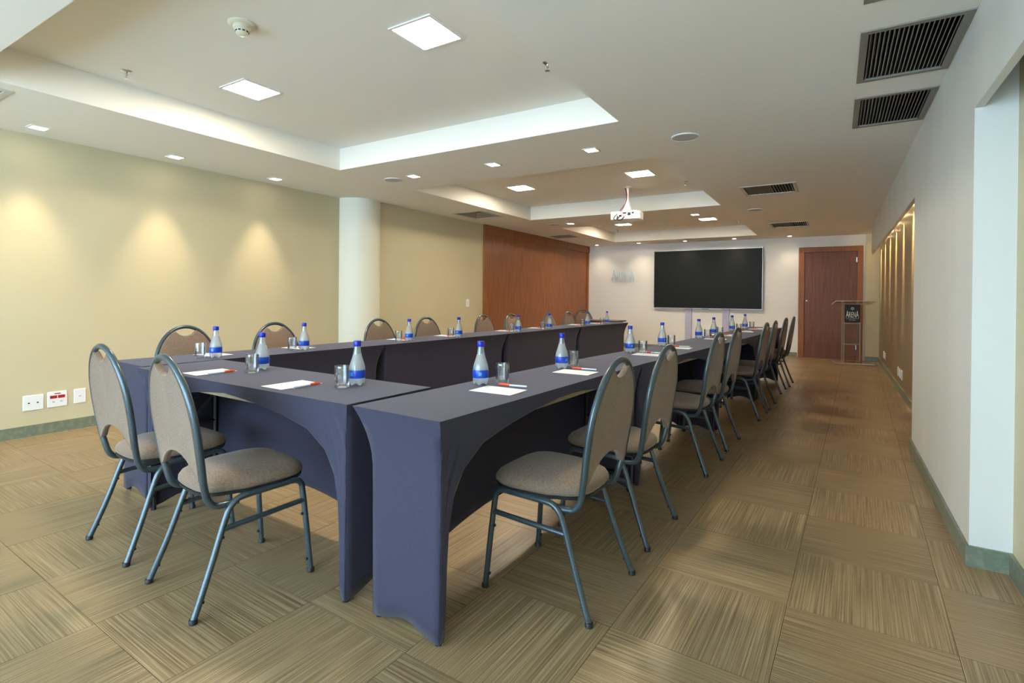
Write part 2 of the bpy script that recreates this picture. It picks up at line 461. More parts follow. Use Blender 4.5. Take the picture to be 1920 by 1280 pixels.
# back wall with the window front the daylight comes through
WX0, WX1, WZ0, WZ1 = -5.25, 0.25, 0.25, 2.32
bw = MB().box(XL - 0.12, WX0, YB - 0.12, YB, 0, ZC + 0.02).box(WX1, 0.95, YB - 0.12, YB, 0, ZC + 0.02)
bw.box(WX0, WX1, YB - 0.12, YB, 0, WZ0).box(WX0, WX1, YB - 0.12, YB, WZ1, ZC + 0.02)
struct('wall_back', bw, M['white'], 'white window wall behind the camera', 'wall')
win = thing('window_1', 'wide daylight window front behind the camera', 'window', (0, YB - 0.06, 0)); win['kind'] = 'structure'
nP = 5
for k in range(nP):
    a = WX0 + (WX1 - WX0) * k / nP; c = WX0 + (WX1 - WX0) * (k + 1) / nP
    f = MB().box(a, a + 0.025, -0.03, 0.03, WZ0, WZ1).box(c - 0.025, c, -0.03, 0.03, WZ0, WZ1).box(a, c, -0.03, 0.03, WZ0, WZ0 + 0.03).box(a, c, -0.03, 0.03, WZ1 - 0.03, WZ1)
    fo = obj('window_frame', f, M['steel'], win)
    obj('window_pane', MB().box(a + 0.025, c - 0.025, -0.004, 0.004, WZ0 + 0.03, WZ1 - 0.03), M['pane'], fo)

# baseboards
BH, BT = 0.088, 0.014
struct('baseboard_left', MB().box(XL, XL + BT, YB, 4.61, 0, BH), M['base'], 'dark green stone baseboard along the left wall', 'baseboard')
struct('baseboard_left_far', MB().box(XL2, XL2 + BT, 5.12, 7.5, 0, BH), M['base'], 'dark green stone baseboard behind the left chairs', 'baseboard')
struct('baseboard_far', MB().box(XL2 + 0.02, -0.665, YF - BT, YF, 0, BH), M['base'], 'green-grey baseboard under the big screen', 'baseboard')
struct('baseboard_far_right', MB().box(0.47, XF - BT, YF - 0.03 - BT, YF - 0.03, 0, BH), M['base'], 'short baseboard in the corner behind the lectern', 'baseboard')
struct('baseboard_right_pier', MB().box(XR - BT, XR, 3.0 - BT, 5.05, 0, BH).box(XR, XN, 3.0 - BT, 3.0, 0, BH), M['base'], 'green stone baseboard wrapping the pale pier', 'baseboard')
struct('baseboard_right', MB().box(XF - BT, XF, 5.05, YF - 0.03, 0, BH), M['base'], 'stone baseboard along the lit niche', 'baseboard')
struct('baseboard_right_near', MB().box(XN - BT, XN, YB, 3.0 - BT, 0, BH), M['base'], 'stone baseboard at the right edge of the view', 'baseboard')

# far door
d1 = thing('door_1', 'dark brown wooden door with orange-brown frame in the end wall', 'door', (0, YF, 0)); d1['kind'] = 'structure'
obj('door_leaf', MB().box(-0.55, 0.335, -0.02, 0.0, 0.004, 2.095), M['wood2'], d1, bev=0.002)
for a, c in ((-0.652, -0.55), (0.335, 0.43)):
    obj('door_jamb', MB().box(a, c, -0.045, 0.0, 0, 2.095), M['trimwood'], d1, bev=0.003)
obj('door_head', MB().box(-0.652, 0.43, -0.045, 0.0, 2.095, 2.197), M['trimwood'], d1, bev=0.003)
kn = obj('door_lock', MB().lathe([(0.024, 0), (0.024, 0.008), (0.012, 0.012), (0.012, 0.03), (0.02, 0.036), (0.017, 0.05), (0.003, 0.053)], 16), M['steel'], d1, 40, loc=(-0.503, -0.02, 1.13), rot=(PI / 2, 0, 0))
for z in (1.93, 1.05, 0.25):
    obj('hinge', MB().box(0.318, 0.332, -0.032, -0.02, z - 0.045, z + 0.045), M['steel'], d1)

# sliding wooden doors on the left
d2 = thing('door_2', 'wide reddish wooden sliding doors at the far left', 'door', (XL2, 0, 0)); d2['kind'] = 'structure'
obj('door_head', MB().box(0, 0.05, 7.52, YF, 2.255, ZC), M['wood'], d2, bev=0.003)
obj('door_jamb', MB().box(0, 0.035, 7.52, 7.575, 0, 2.255), M['trimwood'], d2, bev=0.002)
obj('door_leaf', MB().box(0, 0.03, 7.575, 10.5, 0.004, 2.255), M['wood'], d2, bev=0.003)
obj('door_leaf', MB().box(0, 0.012, 10.5, 11.97, 0.004, 2.255), M['wood'], d2, bev=0.003)
obj('door_jamb', MB().box(0, 0.035, 11.97, YF, 0, 2.255), M['trimwood'], d2, bev=0.002)

# ------------------------------------------------------------------ CEILING FITTINGS
# square luminaires
def make_panel():
    t = thing('ceiling_light', '', 'light')
    w, fr = 0.150, 0.016
    f = MB().box(-w, w, -w, -w + fr, -0.008, 0).box(-w, w, w - fr, w, -0.008, 0).box(-w, -w + fr, -w + fr, w - fr, -0.008, 0).box(w - fr, w, -w + fr, w - fr, -0.008, 0)
    obj('frame', f, M['plast'], t)
    obj('diffuser', MB().box(-w + fr, w - fr, -w + fr, w - fr, -0.006, -0.001), M['lamp'], t, bev=0.004)
    return t
PL = [(-1.97, 2.255, 'glowing square ceiling light on the right in the nearest coffer'), (-3.60, 2.235, 'glowing square ceiling light on the left in the nearest coffer'),
      (-3.637, 6.10, 'glowing square ceiling light on the left in the middle coffer'), (-1.99, 6.08, 'glowing square ceiling light above the projector, right of the middle coffer'),
      (-2.03, 10.12, 'glowing square ceiling light on the right in the farthest coffer'), (-3.636, 10.07, 'glowing square ceiling light seen just below the projector, farthest coffer')]
p0 = make_panel(); index_kids(p0)
for k, (x, y, lb) in enumerate(PL):
    t = p0 if k == 0 else tree(p0)
    t.location = (x, y, ZU); tag(t, lb, 'light', 'square ceiling lights')

# recessed downlights
def make_down(sq):
    t = thing('downlight', '', 'light')
    if sq:
        w, fr = 0.062, 0.014
        f = MB().box(-w, w, -w, -w + fr, -0.006, 0).box(-w, w, w - fr, w, -0.006, 0).box(-w, -w + fr, -w + fr, w - fr, -0.006, 0).box(w - fr, w, -w + fr, w - fr, -0.006, 0)
        obj('trim', f, M['plast'], t)
        obj('reflector', MB().box(-w + fr, w - fr, -w + fr, w - fr, -0.002, -0.0005), M['bulb'], t)
        obj('lamp_bracket', MB().box(-0.006, 0.018, -0.006, 0.012, -0.006, -0.002), M['vent'], t)
    else:
        obj('trim', MB().lathe([(0.055, 0), (0.055, -0.004), (0.05, -0.008), (0.038, -0.004)], 24, close=False), M['plast'], t, 40)
        obj('reflector', MB().lathe([(0.001, -0.004), (0.039, -0.004), (0.039, -0.001), (0.001, -0.001)], 24, close=False), M['bulb'], t)
    return t
ds = make_down(True); dr = make_down(False); index_kids(ds); index_kids(dr)
def spot(parent, loc, aim, watts, deg, blend, col, r=0.03):
    l = bpy.data.lights.new('lamp_beam', 'SPOT'); l.energy = watts; l.spot_size = math.radians(deg); l.spot_blend = blend; l.color = col; l.shadow_soft_size = r
    o = bpy.data.objects.new('lamp_beam', l); COL.objects.link(o)
    o.parent = parent; o.location = loc
    o.rotation_euler = Vector(aim).to_track_quat('-Z', 'Y').to_euler()
    return o
DL = [(-5.20, 1.515, 1, 'square recessed downlight nearest the camera above the left wall', 'wl'), (-5.19, 2.49, 1, 'middle one of three square downlights above the left wall', 'wl'), (-5.20, 3.51, 1, 'square downlight above the left wall, next to the column', 'wl'),
      (-3.79, 4.155, 1, 'square downlight between two coffers, beside the round left speaker', 'c'), (-2.79, 4.16, 1, 'middle square downlight between the nearest two coffers', 'c'), (-1.79, 4.165, 1, 'square downlight between two coffers, right-hand one', 'c'),
      (-3.86, 8.13, 1, 'small square downlight before the farthest coffer, left', 'c'), (-2.82, 8.12, 1, 'small square downlight before the farthest coffer, behind projector', 'c'), (-1.81, 8.12, 1, 'small square downlight before the farthest coffer, right', 'c'),
      (-4.87, 11.72, 0, 'small round downlight at the end wall, far left by the wooden doors', 'f'), (-3.85, 11.72, 0, 'small round downlight at the end wall above the letters', 'f'), (-2.82, 11.72, 0, 'small round downlight above the middle of the big screen', 'f'),
      (-1.82, 11.72, 0, 'small round downlight above the right end of the big screen', 'f'), (-0.80, 11.72, 0, 'small round downlight left of the dark door', 'f')]
u1 = u2 = False
WARM = (1.0, 0.80, 0.56)
for x, y, sq, lb, kd in DL:
    if sq:
        t = tree(ds) if u1 else ds; u1 = True
    else:
        t = tree(dr) if u2 else dr; u2 = True
    t.location = (x, y, ZC); tag(t, lb, 'light', 'recessed downlights')
    if kd == 'wl': spot(t, (0, 0, -0.02), (-0.13, 0, -1), SPOT_W * 2.2, 54, 1.0, WARM)
    elif kd == 'c': spot(t, (0, 0, -0.02), (0, 0, -1), SPOT_W * 0.6, 90, 0.9, WARM)
    else: spot(t, (0, 0, -0.02), (0, 0.15, -1), SPOT_W * 0.45, 100, 0.9, WARM)

# air vents
def vent(x0, x1, y0, y1, kind, label):
    t = thing('air_vent', label, 'vent', ((x0 + x1) / 2, (y0 + y1) / 2, ZC), 0, 'ceiling air vents')
    hx, hy = (x1 - x0) / 2, (y1 - y0) / 2; fr = 0.032
    f = MB().box(-hx, hx, -hy, -hy + fr, -0.007, 0.004).box(-hx, hx, hy - fr, hy, -0.007, 0.004).box(-hx, -hx + fr, -hy + fr, hy - fr, -0.007, 0.004).box(hx - fr, hx, -hy + fr, hy - fr, -0.007, 0.004)
    obj('frame', f, M['ventframe'] if kind != 'y' else M['vent'], t)
    obj('duct_shade_back', MB().box(-hx + fr, hx - fr, -hy + fr, hy - fr, 0.12, 0.125), M['dark'], t)  # near-black sheet: the shade inside the duct put into its colour
    a, c = hx - fr, hy - fr
    obj('duct_shade_sides', MB().box(-a, -a + 0.002, -c, c, 0.004, 0.12).box(a - 0.002, a, -c, c, 0.004, 0.12).box(-a, a, -c, -c + 0.002, 0.004, 0.12).box(-a, a, c - 0.002, c, 0.004, 0.12), M['dark'], t)  # sides blackened as well, painted shade of the duct interior
    if kind in 'ys':
        n = 19 if kind == 'y' else 17
        w = 2 * (hx - fr)
        sl = None
        for k in range(n):
            x = -hx + fr + w * (k + 0.5) / n
            ang = 0.35 if kind == 'y' else (0.75 if k < n / 2 else -0.75)
            if sl is None:
                sl = make(MB().box(-0.0022, 0.0022, -hy + fr, hy - fr, 0, 0.034), 'slat')
            link('slat', sl, M['vent'], t, (x, 0, 0.0), (0, ang, 0))
    else:
        zi = 0.07; ix, iy = hx * 0.52, hy * 0.52
        for sx, sy in ((0, -1), (0, 1), (-1, 0), (1, 0)):
            a = hx - fr; c = hy - fr
            if sy:
                vs = [(-a, sy * c, 0.0), (a, sy * c, 0.0), (ix, sy * iy, zi), (-ix, sy * iy, zi)]
            else:
                vs = [(sx * a, -c, 0.0), (sx * a, c, 0.0), (sx * ix, iy, zi), (sx * ix, -iy, zi)]
            vs2 = [(x, y, z + 0.004) for x, y, z in vs]
            obj('deflector', MB().add(vs + vs2, [(0, 1, 2, 3), (7, 6, 5, 4), (0, 1, 5, 4), (1, 2, 6, 5), (2, 3, 7, 6), (3, 0, 4, 7)]), M['vent'], t)
        obj('centre_plate', MB().box(-ix, ix, -iy, iy, zi, zi + 0.01), M['dark'], t)
VL = ['big dark slatted return air vent beside the right wall, middle one', 'big dark slatted return air vent beside the right wall, farther one', 'big slatted return air vent cut off by the top of the photo',
      'slatted supply vent right of the middle coffer', 'slatted supply vent right of the farthest coffer', 'square diffuser vent left of the middle coffer', 'square diffuser vent left of the farthest coffer', 'ceiling vent cut off by the left edge of the photo']
for v, lb in zip(VENTS, VL): vent(*v, lb)

# ceiling speakers
sp0 = thing('ceiling_speaker', '', 'speaker')
obj('rim', MB().lathe([(0.107, 0), (0.107, -0.006), (0.10, -0.009), (0.096, -0.006)], 40, close=False), M['plast'], sp0, 40)
obj('grille', MB().lathe([(0.098, -0.001), (0.098, -0.006), (0.06, -0.008), (0.001, -0.0085)], 40, close=False), M['grey'], sp0, 40)
index_kids(sp0)
for k, (x, y, lb) in enumerate([(-1.015, 4.19, 'round white ceiling speaker nearest the right wall vents'), (-4.10, 4.18, 'round white ceiling speaker near the rounded column'), (-0.98, 8.08, 'round ceiling speaker between the two right supply vents'), (-4.16, 8.11, 'round ceiling speaker left of the farthest coffer')]):
    t = sp0 if k == 0 else tree(sp0)
    t.location = (x, y, ZC); tag(t, lb, 'speaker', 'ceiling speakers')

# sprinklers
sk = thing('fire_sprinkler', '', 'sprinkler')
obj('cover_plate', MB().lathe([(0.036, 0), (0.036, -0.004), (0.028, -0.010), (0.012, -0.012)], 24), M['steel'], sk, 40)
obj('sprinkler_body', MB().lathe([(0.009, -0.012), (0.009, -0.03), (0.005, -0.034), (0.004, -0.048)], 12), M['steel'], sk, 40)
obj('deflector', MB().lathe([(0.017, -0.048), (0.017, -0.051), (0.004, -0.053)], 16), M['steel'], sk, 40)
index_kids(sk)
q = (ZU - CAMH) / (2.66 - CAMH)
for k, (x, y, lb) in enumerate([(-4.12 * q, 1.661 * q, 'small metal fire sprinkler at the left of the nearest coffer'), (-1.599 * q, 3.001 * q, 'small metal fire sprinkler at the right of the nearest coffer'), (-1.671 * q, 6.929 * q, 'small metal fire sprinkler at the right of the middle coffer'), (-1.63 * q, 10.99 * q, 'small fire sprinkler at the right of the farthest coffer'), (-4.05, 4.95, 'tiny fire sprinkler at the left of the middle coffer'), (-4.05, 10.9, 'tiny fire sprinkler at the left of the farthest coffer')]):
    t = sk if k == 0 else tree(sk)
    t.location = (x, y, ZU); tag(t, lb, 'sprinkler', 'fire sprinklers')

# smoke detector
sd = thing('smoke_detector', 'cream round smoke detector with dark slots in the nearest coffer', 'detector', (-2.841 * q, 1.705 * q, ZU))
obj('base_plate', MB().lathe([(0.072, 0), (0.072, -0.006), (0.068, -0.010), (0.04, -0.014)], 40), M['plastc'], sd, 40)
bo = obj('sensor_head', MB().lathe([(0.046, -0.012), (0.044, -0.030), (0.034, -0.036), (0.031, -0.054), (0.020, -0.062), (0.002, -0.064)], 40), M['plastc'], sd, 40)
for k in range(10):
    a = 2 * PI * k / 10
    obj('slot', MB().box(-0.006, 0.006, 0.028, 0.0345, -0.047, -0.041), M['dark'], bo, rot=(0, 0, a))

# projector on a ceiling mount
pj = thing('ceiling_projector', 'white projector hanging on a ceiling pole in the middle coffer', 'projector', (-2.366, 6.72, ZU))
obj('mount_plate', MB().lathe([(0.055, 0), (0.055, -0.014), (0.03, -0.022)], 24), M['plast'], pj, 40)
obj('mount_pole', MB().tube([(0, 0, -0.02), (0, 0, -0.12), (0, 0, -0.22), (0, 0, -0.30)], 0.034, n=12), M['plast'], pj, 40)
obj('mount_yoke', MB().prism([(-0.02, 0), (0.02, 0), (0.05, -0.13), (-0.05, -0.13)], -0.03, 0.03), M['plast'], pj, loc=(0, 0, -0.19), rot=(PI / 2, 0, 0))
bd = obj('projector_body', MB().prism([(-0.19, -0.12), (0.12, -0.12), (0.165, -0.10), (0.185, -0.04), (0.18, 0.12), (-0.18, 0.12)], -0.445, -0.335), M['plast'], pj, bev=0.012)
obj('lens', MB().lathe([(0.045, 0), (0.045, 0.02), (0.038, 0.03), (0.03, 0.022)], 20), M['blackp'], bd, 40, loc=(0.08, 0.115, -0.39), rot=(-PI / 2, 0, 0))
for a, c, z0, z1 in ((-0.02, 0.03, -0.375, -0.355), (0.045, 0.085, -0.40, -0.36), (0.10, 0.13, -0.38, -0.355), (-0.07, -0.035, -0.41, -0.385)):
    obj('socket', MB().box(a, c, -0.124, -0.118, z0, z1), M['blackp'], bd)
obj('cable', MB().tube(catmull([(-0.03, -0.02, -0.01), (0.0, -0.04, -0.10), (-0.01, -0.05, -0.22), (-0.07, -0.09, -0.33), (-0.13, -0.15, -0.42), (-0.10, -0.16, -0.455), (-0.05, -0.13, -0.40)], 6), 0.011, n=8), M['blackp'], pj, 60)
obj('cable', MB().tube(catmull([(-0.02, -0.02, -0.02), (0.012, -0.045, -0.15), (-0.02, -0.08, -0.28), (-0.04, -0.14, -0.36), (0.0, -0.15, -0.40), (0.05, -0.12, -0.38)], 6), 0.006, n=8), M['red'], pj, 60)
obj('cable', MB().tube(catmull([(-0.09, -0.12, -0.40), (-0.08, -0.155, -0.45), (-0.03, -0.155, -0.455), (0.0, -0.12, -0.41)], 6), 0.016, n=8), M['blackp'], pj, 60)

# lamps hidden behind the niche header
nl = thing('niche_spotlight', '', 'light')
obj('lamp_holder', MB().lathe([(0.02, 0.0), (0.02, -0.05), (0.027, -0.06), (0.027, -0.09)], 16), M['plast'], nl, 40)
obj('bulb', MB().lathe([(0.025, -0.088), (0.025, -0.096), (0.001, -0.1)], 16), M['nichebulb'], nl, 40)
index_kids(nl)
for k in range(7):
    t = nl if k == 0 else tree(nl)
    y = 6.06 + 0.94 * k
    t.location = (0.585, y, ZC)
    tag(t, 'warm spotlight hidden behind the niche header, %s from the pale pier' % ORD[k], 'light', 'niche spotlights')
    spot(t, (0, 0, -0.105), (0.24, 0, -1), 260.0, 27, 0.75, (1.0, 0.74, 0.42), 0.012)

# ------------------------------------------------------------------ TABLES AND COVERS
TZ = 0.757
ARCH = [(0, 0.012), (0.028, 0.014), (0.033, 0.06), (0.038, 0.25), (0.046, 0.37), (0.07, 0.475), (0.13, 0.56), (0.24, 0.627), (0.40, 0.662), (0.60, 0.690), (0.80, 0.708), (1.0, 0.712)]
def ins(z, r=0.05):
    s = min(max((TZ - z) / 0.22, 0), 1)
    return r * (1 - (1 - s) ** 2.0) + 0.006 * (TZ - z)
def cover_mesh(L, W, seed):
    rnd = random.Random(seed)
    ph = rnd.random() * 6
    mb = MB()
    def patch(A, nb, fn):
        vs = []; na = len(A)
        for a in A:
            for k in range(nb + 1): vs.append(fn(a, k / nb))
        fs = [(i * (nb + 1) + k, (i + 1) * (nb + 1) + k, (i + 1) * (nb + 1) + k + 1, i * (nb + 1) + k + 1) for i in range(na - 1) for k in range(nb)]
        mb.add(vs, fs)
    ease = lambda t: t * t * 0.5 + t * 0.5
    dl = [0, 0.012, 0.022, 0.029, 0.033, 0.038, 0.046, 0.057, 0.07, 0.09, 0.11, 0.13, 0.16, 0.20, 0.24, 0.30, 0.36, 0.44, 0.52, 0.60, 0.70, 0.80]
    dl = [d for d in dl if d < L / 2 - 0.03]
    A = [-1 + d / (L / 2) for d in dl] + [0] + [1 - d / (L / 2) for d in reversed(dl)]
    Bq = [-1 + 2 * k / 10 for k in range(11)]
    NB = 18
    def outer(a, t):
        d = (1 - abs(a)) * L / 2
        z = TZ - (TZ - interp(ARCH, d)) * ease(t)
        wr = 0.0045 * math.exp(-((d - 0.05) / 0.07) ** 2) * math.exp(-((z - 0.60) / 0.09) ** 2) * math.sin(95 * (d * 1.1 + (TZ - z) * 0.55) + ph)
        return (a * (L / 2 - ins(z, 0.045)), -(W / 2 - ins(z, 0.035)) + wr, z)
    def inner(a, t):
        z = TZ - (TZ - (0.016 + 0.18 * (1 - a * a))) * ease(t)
        return (a * (L / 2 - ins(z, 0.045)), W / 2 - ins(z, 0.055), z)
    def end(sx):
        def fn(a, t):
            z = TZ - (TZ - (0.010 + 0.035 * (1 - a * a) ** 3)) * ease(t)
            wi, wo = W / 2 - ins(z, 0.055), W / 2 - ins(z, 0.035)
            y = (a + 1) / 2 * (wi + wo) - wo
            e2 = 0.003 * math.exp(-((z - 0.6) / 0.09) ** 2) * math.exp(-((a + 1) / 0.25) ** 2) * math.sin(80 * (a * 0.12 + z) + ph)
            return (sx * (L / 2 - ins(z, 0.045) + (e2 if a > -0.99 else 0)), y, z)
        return fn
    patch(A, NB, outer); patch(A, NB, inner)
    patch(Bq, NB, end(-1)); patch(Bq, NB, end(1))
    def top(a, t):
        y = -1 + 2 * t
        return (a * L / 2, y * W / 2, TZ + 0.0006 * math.sin(9 * a + ph) * (1 - a * a) * (1 - y * y))
    patch(A, 10, top)
    me = bpy.data.meshes.new('stretch_table_cover')
    me.from_pydata(mb.v, [], mb.f); me.update()
    bm = bmesh.new(); bm.from_mesh(me)
    # weld the patch borders (top border points share positions with side patches only at A / Bq samples)
    bmesh.ops.remove_doubles(bm, verts=bm.verts[:], dist=0.0006)
    bmesh.ops.recalc_face_normals(bm, faces=bm.faces[:])
    for f in bm.faces: f.smooth = True
    for ed in bm.edges:
        if len(ed.link_faces) == 2 and ed.calc_face_angle(0) > math.radians(38): ed.smooth = False
    bm.to_mesh(me); bm.free()
    return me

def table(p0, p1, W, side, tl, cl, seed):
    """p0,p1: world ends of the inner edge; side: unit vector from inner edge to the seat side"""
    p0 = Vector(p0); p1 = Vector(p1); L = (p1 - p0).length
    dx = (p1 - p0).normalized()
    n = Vector((-dx.y, dx.x))
    if n.dot(Vector(side)) > 0: dx = -dx; n = -n        # local +y must point to the inner side
    c = (p0 + p1) / 2 - n * (W / 2)
    rz = math.atan2(dx.y, dx.x)
    t = thing('folding_table', tl, 'table', (c.x, c.y, 0), rz, 'folding conference tables')
    a, w = L / 2 - 0.032, W / 2 - 0.034
    obj('tabletop', MB().box(-a, a, -(W / 2 - 0.024), w, 0.686, TZ - 0.006), M['board'], t, bev=0.003)
    for sx in (-1, 1):
        x = sx * (L / 2 - 0.068)
        yo, yi = -(W / 2 - 0.059), W / 2 - 0.075
        for y in (yo, yi):
            obj('leg', MB().tube([(x, y, 0.0), (x, y, 0.686)], 0.024), M['black'], t)
        obj('foot_bar', MB().tube([(x, yo, 0.10), (x, yi, 0.10)], 0.02), M['black'], t)
        x2 = sx * (L / 2 - 0.42)
        obj('brace', MB().tube([(x, 0, 0.42), (x2, 0, 0.686)], 0.016), M['black'], t)
        obj('leg_bar', MB().tube([(x, yo, 0.42), (x, yi, 0.42)], 0.02), M['black'], t)
    o = link('stretch_table_cover', cover_mesh(L, W, seed), M['cloth'], None, (c.x, c.y, 0), (0, 0, rz))
    md = o.modifiers.new('bevel', 'BEVEL'); md.width = 0.006; md.segments = 2; md.limit_method = 'ANGLE'; md.angle_limit = math.radians(40)
    md = o.modifiers.new('solid', 'SOLIDIFY'); md.thickness = 0.0025; md.offset = -1
    tag(o, cl, 'table cover', 'stretch table covers')
    return c, rz

RT = [(-1.466, 1.293), (-1.397, 3.12), (-1.252, 4.85), (-1.135, 6.57), (-1.055, 8.27)]
LT = [(-3.185, 1.36), (-3.082, 3.068), (-2.985, 4.775), (-2.93, 6.54), (-2.84, 8.18)]
def shrink(a, c, g=0.004):
    a = Vector(a); c = Vector(c); d = (c - a).normalized() * g
    return a + d, c - d
RN = ['nearest the camera', 'second from the camera', 'third from the camera', 'farthest from the camera']
for k in range(4):
    a, c = shrink(RT[k], RT[k + 1])
    table(a, c, 0.415, (1, 0), 'folding table under the cover in the right row, %s' % RN[k], 'dark navy stretch cover on the right-hand row table %s' % RN[k], 10 + k)
for k in range(4):
    a, c = shrink(LT[k], LT[k + 1])
    table(a, c, 0.42, (-1, 0), 'folding table under the cover in the left row, %s' % RN[k], 'dark navy stretch cover on the left-hand row table %s' % RN[k], 20 + k)
table((-3.145, 1.778), (-1.487, 1.752), 0.455, (0, -1), 'folding table under the cover of the head table joining both rows', 'dark navy stretch cover on the head table joining the two rows', 30)

# ------------------------------------------------------------------ CHAIRS
def outline_back():
    """closed outline of the back hoop centre line in (x, s): s height along the back"""
    pts = []
    return pts
def hoop_x(z):
    # half width of the hoop at height z
    if z < 0.66: return 0.172 + (0.197 - 0.172) * math.sin(min(max((z - 0.40) / 0.26, 0), 1) * PI / 2)
    return 0.197 * math.sqrt(max(1 - ((z - 0.66) / 0.257) ** 2, 0))
def back_y(z): return -0.186 - (z - 0.47) * 0.150
def make_chair():
    t = thing('banquet_chair', '', 'chair')
    tw = 0.023
    for s in (-1, 1):
        x = s * 0.188
        xf = s * 0.206
        # front leg with its bend into the rail
        fl = catmull([(xf, 0.222, 0.012), (s * 0.198, 0.206, 0.20), (x, 0.193, 0.345), (x, 0.184, 0.378), (x, 0.160, 0.394), (x, 0.12, 0.395)], 4)
        l1 = obj('leg', MB().tube(fl, tw, up=(1, 0, 0)), M['frame'], t, 50)
        obj('seat_rail', MB().tube([(x, 0.12, 0.395), (x, 0.0, 0.393), (x, -0.035, 0.392)], tw, up=(1, 0, 0)), M['frame'], t, 50)
        rl = catmull([(x, -0.035, 0.392), (x, -0.066, 0.387), (x, -0.092, 0.366), (x, -0.112, 0.325), (s * 0.196, -0.165, 0.17), (s * 0.210, -0.226, 0.012)], 4)
        l2 = obj('leg', MB().tube(rl, tw, up=(1, 0, 0)), M['frame'], t, 50)
        for lg, p, qd in ((l1, (xf, 0.2225, 0), (0.207, 0.10)), (l2, (s * 0.2105, -0.2275, 0), (-0.196, 0.09))):
            obj('foot_cap', MB().lathe([(0.011, 0), (0.0145, 0.002), (0.0145, 0.016), (0.013, 0.018)], 10), M['blackp'], lg, 40, loc=p)
        obj('bumper', MB().lathe([(0.006, 0), (0.006, 0.008), (0.002, 0.010)], 8), M['blackp'], l1, 40, loc=(s * 0.204, 0.209, 0.06), rot=(PI / 2, 0, 0))
        obj('bumper', MB().lathe([(0.006, 0), (0.006, 0.008), (0.002, 0.010)], 8), M['blackp'], l1, 40, loc=(s * 0.195, 0.192, 0.25), rot=(PI / 2, 0, 0))
        obj('bumper', MB().lathe([(0.006, 0), (0.006, 0.009), (0.002, 0.011)], 8), M['blackp'], l2, 40, loc=(s * 0.206, -0.201, 0.06), rot=(-PI / 2, 0, 0))
        obj('bumper', MB().lathe([(0.006, 0), (0.006, 0.009), (0.002, 0.011)], 8), M['blackp'], l2, 40, loc=(s * 0.192, -0.128, 0.26), rot=(-PI / 2, 0, 0))
        obj('stretcher', MB().tube([(x * 1.03, 0.196, 0.305), (x * 1.02, -0.118, 0.29)], 0.017, 0.02, up=(1, 0, 0)), M['frame'], t, 50)
    for y in (0.10, -0.03):
        obj('cross_bar', MB().tube([(-0.18, y, 0.392), (0.18, y, 0.392)], 0.02, 0.016, up=(0, 1, 0)), M['black'], t)
    # hoop: from one side of the seat, up and over
    side = [(0.172, -0.060, 0.374), (0.172, -0.105, 0.372), (0.172, -0.143, 0.377), (0.172, -0.166, 0.402), (0.174, -0.178, 0.44)]
    up = []
    for z in (0.50, 0.56, 0.62): up.append((hoop_x(z), back_y(z), z))
    for k in range(0, 13):
        a = k / 12 * PI / 2
        z = 0.66 + 0.257 * math.sin(a); up.append((0.197 * math.cos(a), back_y(z), z))
    half = side + up
    path = [(x, y, z) for x, y, z in half] + [(-x, y, z) for x, y, z in reversed(half[:-1])]
    bn = Vector((0, -1, -0.150)).normalized()
    sp = catmull(path, 3)
    # frame normal: keep the tube square to the back plane
    vs_up = (0, 0.9889, 0.148)
    mbh = MB()
    # lower J parts are swept with side vector x, hoop with back normal; use a consistent 'inward' vector per point
    P = [Vector(p) for p in sp]; m = len(P); w = 0.024
    ring = [(1, .3), (.3, 1), (-.3, 1), (-1, .3), (-1, -.3), (-.3, -1), (.3, -1), (1, -.3)]
    vs = []
    for i, p in enumerate(P):
        tt = (P[min(i + 1, m - 1)] - P[max(i - 1, 0)]).normalized()
        out = Vector((p.x, 0, p.z - 0.66 if p.z > 0.66 else 0))
        if out.length < 1e-5: out = Vector((1, 0, 0))
        out.normalize(); out = (out - tt * out.dot(tt)).normalized()
        qn = tt.cross(out)
        vs += [tuple(p + out * a * w / 2 + qn * c * w / 2) for a, c in ring]
    fs = [(i * 8 + k, i * 8 + (k + 1) % 8, (i + 1) * 8 + (k + 1) % 8, (i + 1) * 8 + k) for i in range(m - 1) for k in range(8)]
    fs += [tuple(range(7, -1, -1)), tuple((m - 1) * 8 + k for k in range(8))]
    mbh.add(vs, fs)
    obj('back_frame', mbh, M['frame'], t, 50)
    # upholstered back
    g = 0.008
    R = []
    for z in (0.478, 0.52, 0.57, 0.62): R.append((hoop_x(z) - g, z))
    n = 16
    for k in range(n + 1):
        a = k / n * PI / 2
        xx, zz = (0.197 - g) * math.cos(a), 0.66 + (0.257 - g) * math.sin(a)
        if xx < 0.072: break
        R.append((xx, zz))
    xe, ze = R[-1]
    dip = [(xe * 0.80, ze - 0.012), (xe * 0.55, ze - 0.028), (xe * 0.28, ze - 0.036), (0, ze - 0.038)]
    R += dip
    Lh = [(-x, z) for x, z in reversed(R[:-1])]
    bot = [(-0.155, 0.486), (-0.128, 0.515), (-0.09, 0.542), (-0.045, 0.558), (0, 0.563), (0.045, 0.558), (0.09, 0.542), (0.128, 0.515), (0.155, 0.486)]
    ol = R + Lh + bot
    th = 0.026
    no = Vector((0, 1, 0.150)).normalized()
    # crown: concentric rings give a padded face on the front and a flatter one behind
    mbb = MB(); N = len(ol)
    def ringpts(off, sc):
        res = []
        for i, (x, z) in enumerate(ol):
            p, qv = Vector(ol[i - 1]), Vector(ol[(i + 1) % N])
            d = (qv - p).normalized(); nrm = Vector((-d.y, d.x))
            pt = Vector((x, z)) + nrm * sc
            c = Vector((pt.x, back_y(pt.y), pt.y)) + no * off
            res.append(tuple(c))
        return res
